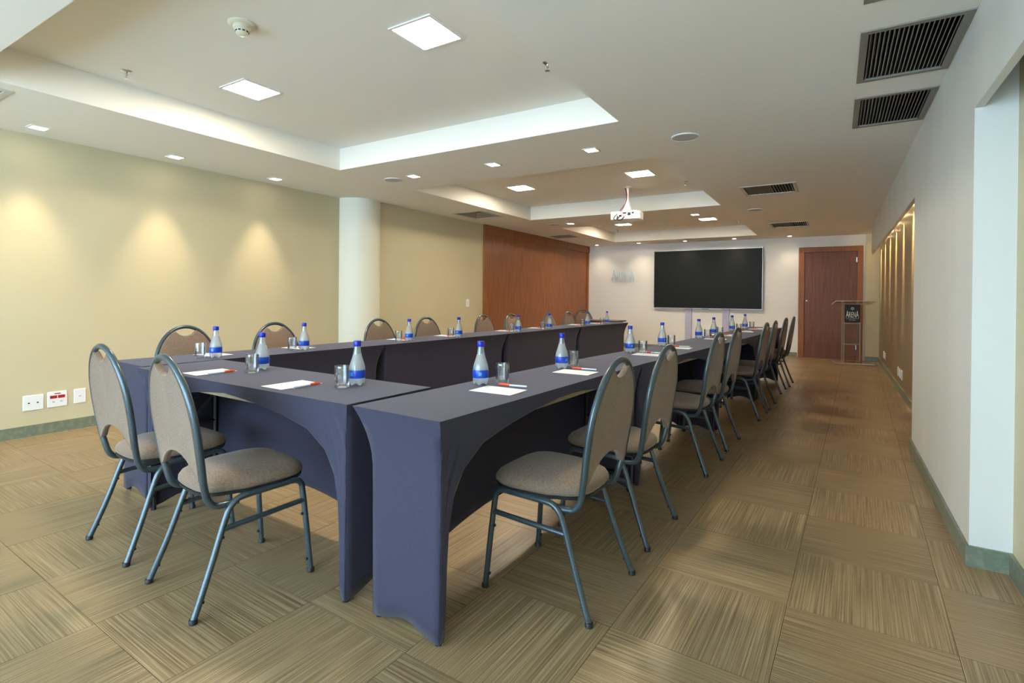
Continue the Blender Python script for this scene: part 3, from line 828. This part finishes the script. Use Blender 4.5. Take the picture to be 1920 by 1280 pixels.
    rings = [ringpts(-0.010, 0.007), ringpts(-0.012, 0.003), ringpts(-0.008, 0.0), ringpts(0.008, 0.0), ringpts(0.014, 0.004), ringpts(0.016, 0.010)]
    allv = [p for r in rings for p in r]
    fs = []
    for r in range(len(rings) - 1):
        for i in range(N):
            j = (i + 1) % N
            fs.append((r * N + i, r * N + j, (r + 1) * N + j, (r + 1) * N + i))
    fs.append(tuple(range(N - 1, -1, -1))); fs.append(tuple((len(rings) - 1) * N + i for i in range(N)))
    mbb.add(allv, fs)
    me = bpy.data.meshes.new('backrest'); me.from_pydata(mbb.v, [], mbb.f); me.update()
    bm = bmesh.new(); bm.from_mesh(me); bmesh.ops.recalc_face_normals(bm, faces=bm.faces[:])
    bmesh.ops.triangulate(bm, faces=[f for f in bm.faces if len(f.verts) > 4])
    for f in bm.faces: f.smooth = True
    for ed in bm.edges:
        if len(ed.link_faces) == 2 and ed.calc_face_angle(0) > math.radians(45): ed.smooth = False
    bm.to_mesh(me); bm.free()
    link('backrest', me, M['fabric'], t)
    # cushion
    def seat_ring(k, z, n=40):
        res = []
        for i in range(n):
            a = 2 * PI * i / n
            ca, sa = math.cos(a), math.sin(a)
            e = 2 / 3.4
            px = abs(ca) ** e * (1 if ca >= 0 else -1); py = abs(sa) ** e * (1 if sa >= 0 else -1)
            wd = 0.196 + 0.014 * py - 0.012 * (1 if py < -0.5 else 0)
            res.append((px * wd * k, 0.03 + py * 0.208 * k, z - 0.010 * max(py * k - 0.75, 0) * 4 * 0.5))
        return res
    rs = [(0.80, 0.408), (0.955, 0.412), (1.0, 0.424), (0.995, 0.438), (0.95, 0.452), (0.85, 0.463), (0.65, 0.471), (0.35, 0.4755), (0.06, 0.477)]
    n = 40; vs = []
    for k, z in rs: vs += seat_ring(k, z)
    fs = [(r * n + i, r * n + (i + 1) % n, (r + 1) * n + (i + 1) % n, (r + 1) * n + i) for r in range(len(rs) - 1) for i in range(n)]
    fs += [tuple(range(n - 1, -1, -1)), tuple((len(rs) - 1) * n + i for i in range(n))]
    obj('seat', MB().add(vs, fs), M['fabric'], t, 60)
    vs = seat_ring(0.97, 0.400) + seat_ring(0.985, 0.413)
    obj('seat_pan', MB().add(vs, [(i, (i + 1) % n, n + (i + 1) % n, n + i) for i in range(n)] + [tuple(range(n - 1, -1, -1)), tuple(range(n, 2 * n))]), M['blackp'], t)
    return t
ch0 = make_chair(); index_kids(ch0)
first = True
def chair(x, y, fx, fy, label, group):
    """x,y: middle of the four feet; (fx,fy) the way the sitter looks"""
    global first
    t = ch0 if first else tree(ch0); first = False
    t.location = (x, y, 0); t.rotation_euler = (0, 0, math.atan2(fy, fx) - PI / 2)
    tag(t, label, 'chair', group)
RC = [(-0.945, 1.92, 1.5), (-0.94, 2.58, 2.0), (-0.92, 3.775, 3.2), (-0.905, 4.45, 3.0), (-0.825, 5.684, 3), (-0.80, 6.27, 2.0), (-0.78, 7.39, 3), (-0.735, 8.03, 1.5)]
PLC = ['nearest the camera', 'second from the camera', 'third from the camera', 'fourth from the camera', 'fifth from the camera', 'sixth from the camera', 'seventh from the camera', 'farthest from the camera']
for k, (x, y, tl) in enumerate(RC):
    a = math.radians(tl)
    chair(x, y, -math.cos(a), math.sin(a), 'taupe oval-back banquet chair in the right row, %s' % PLC[k], 'chairs of the right row')
def linner(y): return interp([(p[1], p[0]) for p in LT], y)
LCY = [1.95, 2.62, 3.70, 4.36, 5.38, 6.02, 7.02, 7.62]
for k, y in enumerate(LCY):
    xo = linner(y) - 0.42
    a = math.radians(3 + random.uniform(-2, 2))
    chair(xo - 0.115, y, math.cos(a), -math.sin(a), 'taupe oval-back banquet chair behind the left row, %s' % PLC[k], 'chairs of the left row')
chair(-2.08, 1.225, 0.05, 0.46, 'taupe banquet chair at the head table, right one with its seat in full view', 'chairs of the head table')
chair(-2.735, 1.27, 0.022, 0.458, 'taupe banquet chair at the head table, left one by the wall sockets', 'chairs of the head table')
chair(-3.98, 9.25, 0.80, -0.60, 'taupe banquet chair alone behind the small dark table at the far left', 'chair of the dark table')

# small dark table behind the left row
dt = thing('side_table', 'small dark brown wooden table beyond the end of the left row', 'table', (-3.58, 8.98, 0), math.radians(2))
obj('tabletop', MB().box(-0.34, 0.34, -0.24, 0.24, 0.727, 0.750), M['darkwood'], dt, bev=0.003)
obj('apron', MB().box(-0.29, 0.29, -0.20, 0.20, 0.690, 0.727), M['darkwood'], dt)
for sx in (-1, 1):
    for sy in (-1, 1):
        obj('leg', MB().box(sx * 0.27 - 0.018, sx * 0.27 + 0.018, sy * 0.18 - 0.018, sy * 0.18 + 0.018, 0, 0.690), M['darkwood'], dt)

# ------------------------------------------------------------------ THINGS ON THE TABLES
def make_bottle():
    t = thing('water_bottle', '', 'bottle')
    n = 30
    prof = [(0.023, 0.004), (0.031, 0.002), (0.0345, 0.010), (0.0352, 0.022), (0.0352, 0.068), (0.0342, 0.079), (0.0300, 0.096), (0.0245, 0.112), (0.0202, 0.126), (0.0178, 0.136)]
    mb = MB()
    vs = []
    for r, z in prof:
        for k in range(n):
            a = 2 * PI * k / n
            lob = 0.5 + 0.5 * math.cos(5 * a)
            f = max(0, 1 - z / 0.022)
            vs.append((r * (1 - 0.10 * f * (1 - lob)) * math.cos(a), r * (1 - 0.10 * f * (1 - lob)) * math.sin(a), z + 0.010 * f * (1 - lob)))
    m = len(prof)
    fs = [(i * n + k, i * n + (k + 1) % n, (i + 1) * n + (k + 1) % n, (i + 1) * n + k) for i in range(m - 1) for k in range(n)]
    fs += [tuple(range(n - 1, -1, -1)), tuple((m - 1) * n + k for k in range(n))]
    obj('bottle_body', mb.add(vs, fs), M['petbody'], t, 50)
    obj('neck', MB().lathe([(0.0178, 0.136), (0.0148, 0.157), (0.0138, 0.168), (0.0138, 0.173)], 24), M['neck'], t, 50)
    cp_ = obj('cap', MB().lathe([(0.0155, 0.170), (0.0165, 0.172), (0.0165, 0.190), (0.0150, 0.194), (0.002, 0.1945)], 24), M['cap'], t, 50)
    lb = obj('label_band', MB().lathe([(0.0355, 0.033), (0.0358, 0.034), (0.0358, 0.067), (0.0355, 0.068)], 30, close=False), M['label'], t, 60)
    vs = []
    for z in (0.043, 0.059):
        for k in range(5):
            a = -PI / 2 + 0.25 + k * 0.1
            vs.append((0.0361 * math.cos(a), 0.0361 * math.sin(a), z))
    obj('label_mark', MB().add(vs, [(k, k + 1, k + 6, k + 5) for k in range(4)]), M['labelmark'], lb)
    return t
def make_glass():
    t = thing('drinking_glass', '', 'glass')
    n = 32
    def r_(k, base, z):
        return base * (1 + (0.018 if k % 4 < 2 else 0) * (1 if z < 0.075 else 0))
    prof = [(0.0285, 0.0, 1), (0.030, 0.002, 1), (0.0305, 0.02, 1), (0.0308, 0.07, 1), (0.031, 0.080, 0), (0.0312, 0.090, 0), (0.0310, 0.0912, 0), (0.0293, 0.0908, 0), (0.0290, 0.070, 0), (0.0284, 0.022, 0), (0.025, 0.015, 0), (0.002, 0.014, 0)]
    vs = []
    for r, z, fl in prof:
        for k in range(n):
            a = 2 * PI * k / n
            rr = r * (1 + (0.02 * math.cos(8 * a) if fl else 0))
            vs.append((rr * math.cos(a), rr * math.sin(a), z))
    m = len(prof)
    fs = [(i * n + k, i * n + (k + 1) % n, (i + 1) * n + (k + 1) % n, (i + 1) * n + k) for i in range(m - 1) for k in range(n)]
    fs += [tuple(range(n - 1, -1, -1)), tuple((m - 1) * n + k for k in range(n))]
    obj('tumbler', MB().add(vs, fs), M['glass'], t, 50)
    return t
def make_pen():
    t = thing('pen', '', 'pen')
    obj('barrel', MB().lathe([(0.003, 0.0), (0.0045, 0.001), (0.0045, 0.085), (0.004, 0.088)], 12), M['pen'], t, 50, loc=(0, 0, 0.0048), rot=(0, PI / 2, 0))
    cp_ = obj('cap', MB().lathe([(0.005, 0.084), (0.005, 0.125), (0.0035, 0.139), (0.001, 0.142)], 12), M['pencap'], t, 50, loc=(0, 0, 0.0052), rot=(0, PI / 2, 0))
    obj('clip', MB().box(0.090, 0.128, -0.0012, 0.0012, 0.0098, 0.0114), M['pencap'], t)
    return t
bt0, gl0, pn0 = make_bottle(), make_glass(), make_pen()
for o in (bt0, gl0, pn0): index_kids(o)
capdark = M['capdark']
paper_me = make(MB().box(-0.0725, 0.0725, -0.100, 0.100, 0, 0.0012), 'notepaper')
used = {}
def put(proto, x, y, z, rz, label, cat, group):
    t = tree(proto) if used.get(proto.name) else proto; used[proto.name] = True
    t.location = (x, y, z); t.rotation_euler = (0, 0, rz); return tag(t, label, cat, group)
TT = TZ + 0.0012
def setting(b, g, p, prz, pen, penrz, where):
    put(bt0, b[0], b[1], TT, random.uniform(-0.4, 0.9), 'blue-capped water bottle, %s' % where, 'bottle', 'water bottles on the tables')
    put(gl0, g[0], g[1], TT, random.random(), 'empty drinking glass, %s' % where, 'glass', 'drinking glasses on the tables')
    o = link('notepaper', paper_me, M['paper'], None, (p[0], p[1], TT), (0, 0, prz)); tag(o, 'white sheet of notepaper, %s' % where, 'paper', 'notepaper sheets on the tables')
    put(pn0, pen[0], pen[1], TT + pen[2], penrz, 'pale pen with orange-red cap, %s' % where, 'pen', 'pens on the tables')
RB = [(-1.348, 1.924), (-1.288, 2.616), (-1.262, 3.67), (-1.225, 4.36), (-1.155, 5.395), (-1.125, 5.98), (-1.085, 6.90), (-1.03, 7.565)]
RG = [(-1.284, 2.004), (-1.264, 2.716), (-1.168, 3.668), (-1.150, 4.36), (-1.085, 5.451), (-1.066, 6.01), (-1.018, 6.97), (-0.97, 7.75)]
RP = [(-1.202, 1.846), (-1.163, 2.527), (-1.107, 3.609), (-1.071, 4.254), (-1.003, 5.42), (-0.985, 6.03), (-0.945, 6.891), (-0.885, 7.591)]
for k in range(8):
    p = RP[k]; w = '%s place from the camera, right row' % ORD[k]
    setting(RB[k], RG[k], p, PI / 2 + 0.02, (p[0] + 0.068, p[1] + 0.122, 0), PI + 0.10, w)
HS = [((-1.785, 1.605), (-1.80, 1.535), (-2.016, 1.448), 'right place at the head table'), ((-2.555, 1.655), (-2.50, 1.565), (-2.68, 1.453), 'left place at the head table')]
for b_, g_, p_, w in HS:
    setting(b_, g_, p_, -0.03, (p_[0] + 0.095, p_[1] - 0.062, 0.0013), PI / 2 + 0.06, w)
LB = [(-3.255, 1.80), (-3.225, 2.41), (-3.159, 3.421), (-3.085, 4.03), (-3.03, 5.05), (-3.01, 5.76), (-2.975, 6.85), (-2.93, 7.47)]
LG = [(-3.33, 1.745), (-3.29, 2.36), (-3.215, 3.35), (-3.15, 3.99), (-3.11, 5.035), (-3.07, 5.70), (-3.03, 6.80), (-2.985, 7.41)]
for k in range(8):
    y = LB[k][1]; xo = linner(y) - 0.42
    p = (xo + 0.14, y + 0.085)
    w = '%s place from the camera, left row' % ORD[k]
    setting(LB[k], LG[k], p, PI / 2 + 0.05, (p[0] - 0.06, p[1] - 0.03, 0.0013), 0.12, w)

# ------------------------------------------------------------------ END WALL THINGS
tv = thing('wall_screen', 'large flat black television screen with silver edge on the end wall', 'television', (-2.432, YF, 1.583))
hw, hh = 1.130, 0.643
obj('housing', MB().box(-hw + 0.01, hw - 0.01, -0.085, -0.03, -hh + 0.01, hh - 0.01), M['blackp'], tv, bev=0.006)
bz = 0.008
f = MB().box(-hw, hw, -0.10, -0.075, -hh, -hh + bz).box(-hw, hw, -0.10, -0.075, hh - bz, hh).box(-hw, -hw + bz, -0.10, -0.075, -hh + bz, hh - bz).box(hw - bz, hw, -0.10, -0.075, -hh + bz, hh - bz)
obj('bezel', f, M['bezel'], tv)
obj('screen', MB().box(-hw + bz, hw - bz, -0.097, -0.086, -hh + bz, hh - bz), M['screen'], tv)
obj('sensor_bar', MB().box(-0.08, 0.08, -0.098, -0.085, -hh - 0.012, -hh), M['blackp'], tv)
obj('wall_bracket', MB().box(-0.4, 0.4, -0.03, 0.0, -0.25, 0.25), M['black'], tv)
for x, lb in ((-2.80, 'pale lavender cable post under the big screen, left one'), (-2.02, 'pale lavender cable post under the big screen, right one')):
    t = thing('cable_post', lb, 'post', (x, YF - BT, 0), 0, 'cable posts under the screen')
    obj('duct', MB().box(-0.068, 0.068, -0.035, 0, 0.0, 0.88), M['lav'], t, bev=0.003)
    obj('collar', MB().box(-0.073, 0.073, -0.040, 0, 0.88, 0.955), M['lav'], t, bev=0.003)

def text_mesh(s, name, ext=0.004):
    cu = bpy.data.curves.new(name, 'FONT'); cu.body = s; cu.extrude = ext; cu.align_x = 'CENTER'; cu.resolution_u = 3
    o = bpy.data.objects.new(name, cu); COL.objects.link(o)
    dg = bpy.context.evaluated_depsgraph_get(); dg.update()
    me = bpy.data.meshes.new_from_object(o.evaluated_get(dg))
    bpy.data.objects.remove(o); bpy.data.curves.remove(cu)
    me.materials.clear()
    xs = [v.co.x for v in me.vertices]; ys_ = [v.co.y for v in me.vertices]
    x0, x1, y0, y1 = min(xs), max(xs), min(ys_), max(ys_)
    for v in me.vertices:
        v.co.x = (v.co.x - x0) / (x1 - x0) - 0.5; v.co.y = (v.co.y - y0) / (y1 - y0)
    return me
def letters(word, parent, x0, x1, zb, heights, widths, m, y, ext, gap):
    tot = sum(widths); k = (x1 - x0 - gap * (len(word) - 1)) / tot; x = x0
    for c, h, w in zip(word, heights, widths):
        me = text_mesh(c, 'letter', 1.0)
        for v in me.vertices:
            v.co.x *= w * k; v.co.y *= h; v.co.z = (ext if v.co.z > 0 else -ext)
        link('letter', me, m, parent, (x + w * k / 2, y, zb), (PI / 2, 0, 0))
        x += w * k + gap
M['letters'] = mat('pale_brushed_letters', (0.70, 0.87, 0.95), 0.35, metal=0.1)
M['lettersw'] = mat('white_print', (0.85, 0.87, 0.84), 0.5)
sg = thing('wall_sign', 'pale blue-white metal lettering on the end wall left of the big screen', 'sign', (0, YF, 0))
letters('ARENA', sg, -4.62, -4.04, 1.575, (0.245, 0.205, 0.205, 0.205, 0.245), (1.15, 0.85, 0.72, 0.95, 1.15), M['letters'], -0.034, 0.014, 0.012)
letters('COPACABANA', sg, -4.60, -4.05, 1.520, (0.032,) * 10, (1,) * 10, M['letters'], -0.008, 0.007, 0.022)

# lectern of clear acrylic
le = thing('acrylic_lectern', 'clear acrylic lectern with a black hotel sign in front of the door', 'lectern', (0.265, 11.30, 0), math.radians(10))
def slab(name, x0, x1, y0, y1, z0, z1, rot=None):
    o = obj(name, MB().box(x0, x1, y0, y1, z0, z1), M['acryl'], le, rot=rot)
    edges(o, x0, x1, y0, y1, z0, z1); return o
def edges(o, x0, x1, y0, y1, z0, z1):
    # pale strips standing in for the gleam along the slab rim
    e_ = 0.0025; d = [x1 - x0, y1 - y0, z1 - z0]; th = d.index(min(d)); mb = MB()
    lo = [x0, y0, z0]; hi = [x1, y1, z1]
    for ax in range(3):
        if ax == th: continue
        for end_ in (0, 1):
            a = [v + 0.0004 for v in lo]; c = [v - 0.0004 for v in hi]
            if end_: a[ax] = hi[ax] - e_; c[ax] = hi[ax] + 0.0003
            else: c[ax] = lo[ax] + e_; a[ax] = lo[ax] - 0.0003
            mb.box(a[0], c[0], a[1], c[1], a[2], c[2])
    obj('edge_glint', mb, M['acredge'], o)
slab('base_plate', -0.29, 0.30, -0.16, 0.20, 0.012, 0.030)
for sx, sy in ((-0.27, -0.14), (0.28, -0.14), (-0.27, 0.18), (0.28, 0.18)):
    obj('foot', MB().lathe([(0.012, 0), (0.012, 0.012)], 12), M['acryl'], le, 40, loc=(sx, sy, 0))
slab('front_panel', -0.165, 0.085, -0.112, -0.102, 0.030, 1.085)
slab('side_panel', -0.165, -0.155, -0.102, 0.12, 0.030, 1.085)
slab('side_panel', 0.075, 0.085, -0.102, 0.12, 0.030, 1.085)
slab('shelf', -0.155, 0.075, -0.102, 0.12, 0.355, 0.365)
slab('shelf', -0.155, 0.075, -0.102, 0.12, 0.73, 0.74)
tp = obj('reading_top', MB().box(-0.30, 0.30, -0.20, 0.20, 0, 0.010), M['acryl'], le, loc=(-0.01, 0.0, 1.10), rot=(math.radians(-9), 0, 0))
edges(tp, -0.30, 0.30, -0.20, 0.20, 0, 0.010)
for z in (0.36, 0.735):
    obj('stand_off_bolt', MB().lathe([(0.008, 0), (0.008, 0.03), (0.012, 0.03), (0.012, 0.036)], 12), M['steel'], le, 40, loc=(0.085, 0.05, z), rot=(0, PI / 2, 0))
sgn = obj('sign_board', MB().prism([(-0.163, 0.775), (-0.150, 0.757), (0.070, 0.757), (0.083, 0.775), (0.083, 1.075), (-0.163, 1.075)], 0, 0.004), M['blackp'], le, loc=(0, -0.113, 0), rot=(PI / 2, 0, 0))
sl_ = sgn
def sign_letters(word, x0, x1, zb, hs, ws, gap):
    tot = sum(ws); k = (x1 - x0 - gap * (len(word) - 1)) / tot; x = x0
    for c, h, w in zip(word, hs, ws):
        me = text_mesh(c, 'letter', 1.0)
        for v in me.vertices:
            v.co.x *= w * k; v.co.y *= h; v.co.z = 0.0006 if v.co.z > 0 else 0
        link('letter', me, M['lettersw'], sgn, (x + w * k / 2, zb, 0.0042))
        x += w * k + gap
sign_letters('ARENA', -0.138, 0.058, 0.845, (0.118, 0.096, 0.096, 0.096, 0.118), (1.15, 0.85, 0.72, 0.95, 1.15), 0.004)
sign_letters('COPACABANA', -0.142, 0.062, 0.819, (0.015,) * 10, (1,) * 10, 0.008)
sign_letters('HOTEL', -0.090, 0.010, 0.790, (0.017,) * 5, (1,) * 5, 0.008)
em = MB()
for k in range(24):
    a = 2 * PI * k / 24; c = 2 * PI * (k + 0.62) / 24
    em.add([(0.011 * math.cos(a), 0.011 * math.sin(a), 0), (0.025 * math.cos(a), 0.025 * math.sin(a), 0), (0.025 * math.cos(c), 0.025 * math.sin(c), 0), (0.011 * math.cos(c), 0.011 * math.sin(c), 0)], [(0, 1, 2, 3)])
obj('emblem', em, M['lettersw'], sgn, loc=(-0.040, 1.003, 0.0046))

# ------------------------------------------------------------------ SOCKETS AND SWITCHES
def plate(name, label, cat, loc, rz, w, h, kind, group):
    """face towards local -y"""
    t = thing(name, label, cat, loc, rz, group)
    obj('cover_plate', MB().box(-w / 2, w / 2, -0.010, 0, -h / 2, h / 2), M['plast'], t, bev=0.006)
    if kind == 'phone':
        for x in (-w * 0.22, w * 0.2):
            obj('jack', MB().box(x - 0.006, x + 0.006, -0.0112, -0.009, -0.006, 0.004), M['blackp'], t)
    elif kind == 'red':
        for x in (-0.026, 0.026):
            obj('socket_face', MB().box(x - 0.023, x + 0.023, -0.0115, -0.009, 0.008, 0.032), M['red'], t)
            obj('jack', MB().box(x - 0.008, x + 0.008, -0.0112, -0.009, -0.026, -0.014), M['grey'], t)
        obj('red_print', MB().box(-0.02, 0.02, -0.0105, -0.0095, 0.042, 0.050), M['red'], t)
    elif kind == 'single':
        obj('jack', MB().box(-0.009, 0.009, -0.0115, -0.009, -0.005, 0.005), M['grey'], t)
    else:
        obj('rocker', MB().box(-w * 0.25, w * 0.25, -0.013, -0.009, -h * 0.3, h * 0.3), M['plastc'], t, bev=0.002)
zz = 0.272
plate('wall_socket', 'white double jack plate low on the left wall, leftmost of three', 'socket', (XL, 1.572, zz - 0.005), PI / 2, 0.130, 0.122, 'phone', 'sockets on the left wall')
plate('wall_socket', 'white socket plate with two red outlets on the left wall', 'socket', (XL, 1.725, zz), PI / 2, 0.132, 0.128, 'red', 'sockets on the left wall')
plate('wall_socket', 'small white single jack plate on the left wall, rightmost of three', 'socket', (XL, 1.877, zz + 0.003), PI / 2, 0.086, 0.122, 'single', 'sockets on the left wall')
plate('light_switch', 'white light switch on the beige wall left of the wooden doors', 'switch', (XL2, 7.08, 1.045), PI / 2, 0.085, 0.125, 'switch', None)
for k, (y, lb) in enumerate([(10.75, 'white socket low on the niche wall, farthest from the camera'), (10.48, 'white socket low on the niche wall, second farthest'), (8.36, 'white socket low on the niche wall, third farthest'), (8.14, 'white socket low on the niche wall, second nearest'), (7.92, 'white socket low on the niche wall, nearest the camera')]):
    plate('wall_socket', lb, 'socket', (XF, y, 0.245), -PI / 2, 0.085, 0.118, 'switch', 'sockets on the niche wall')
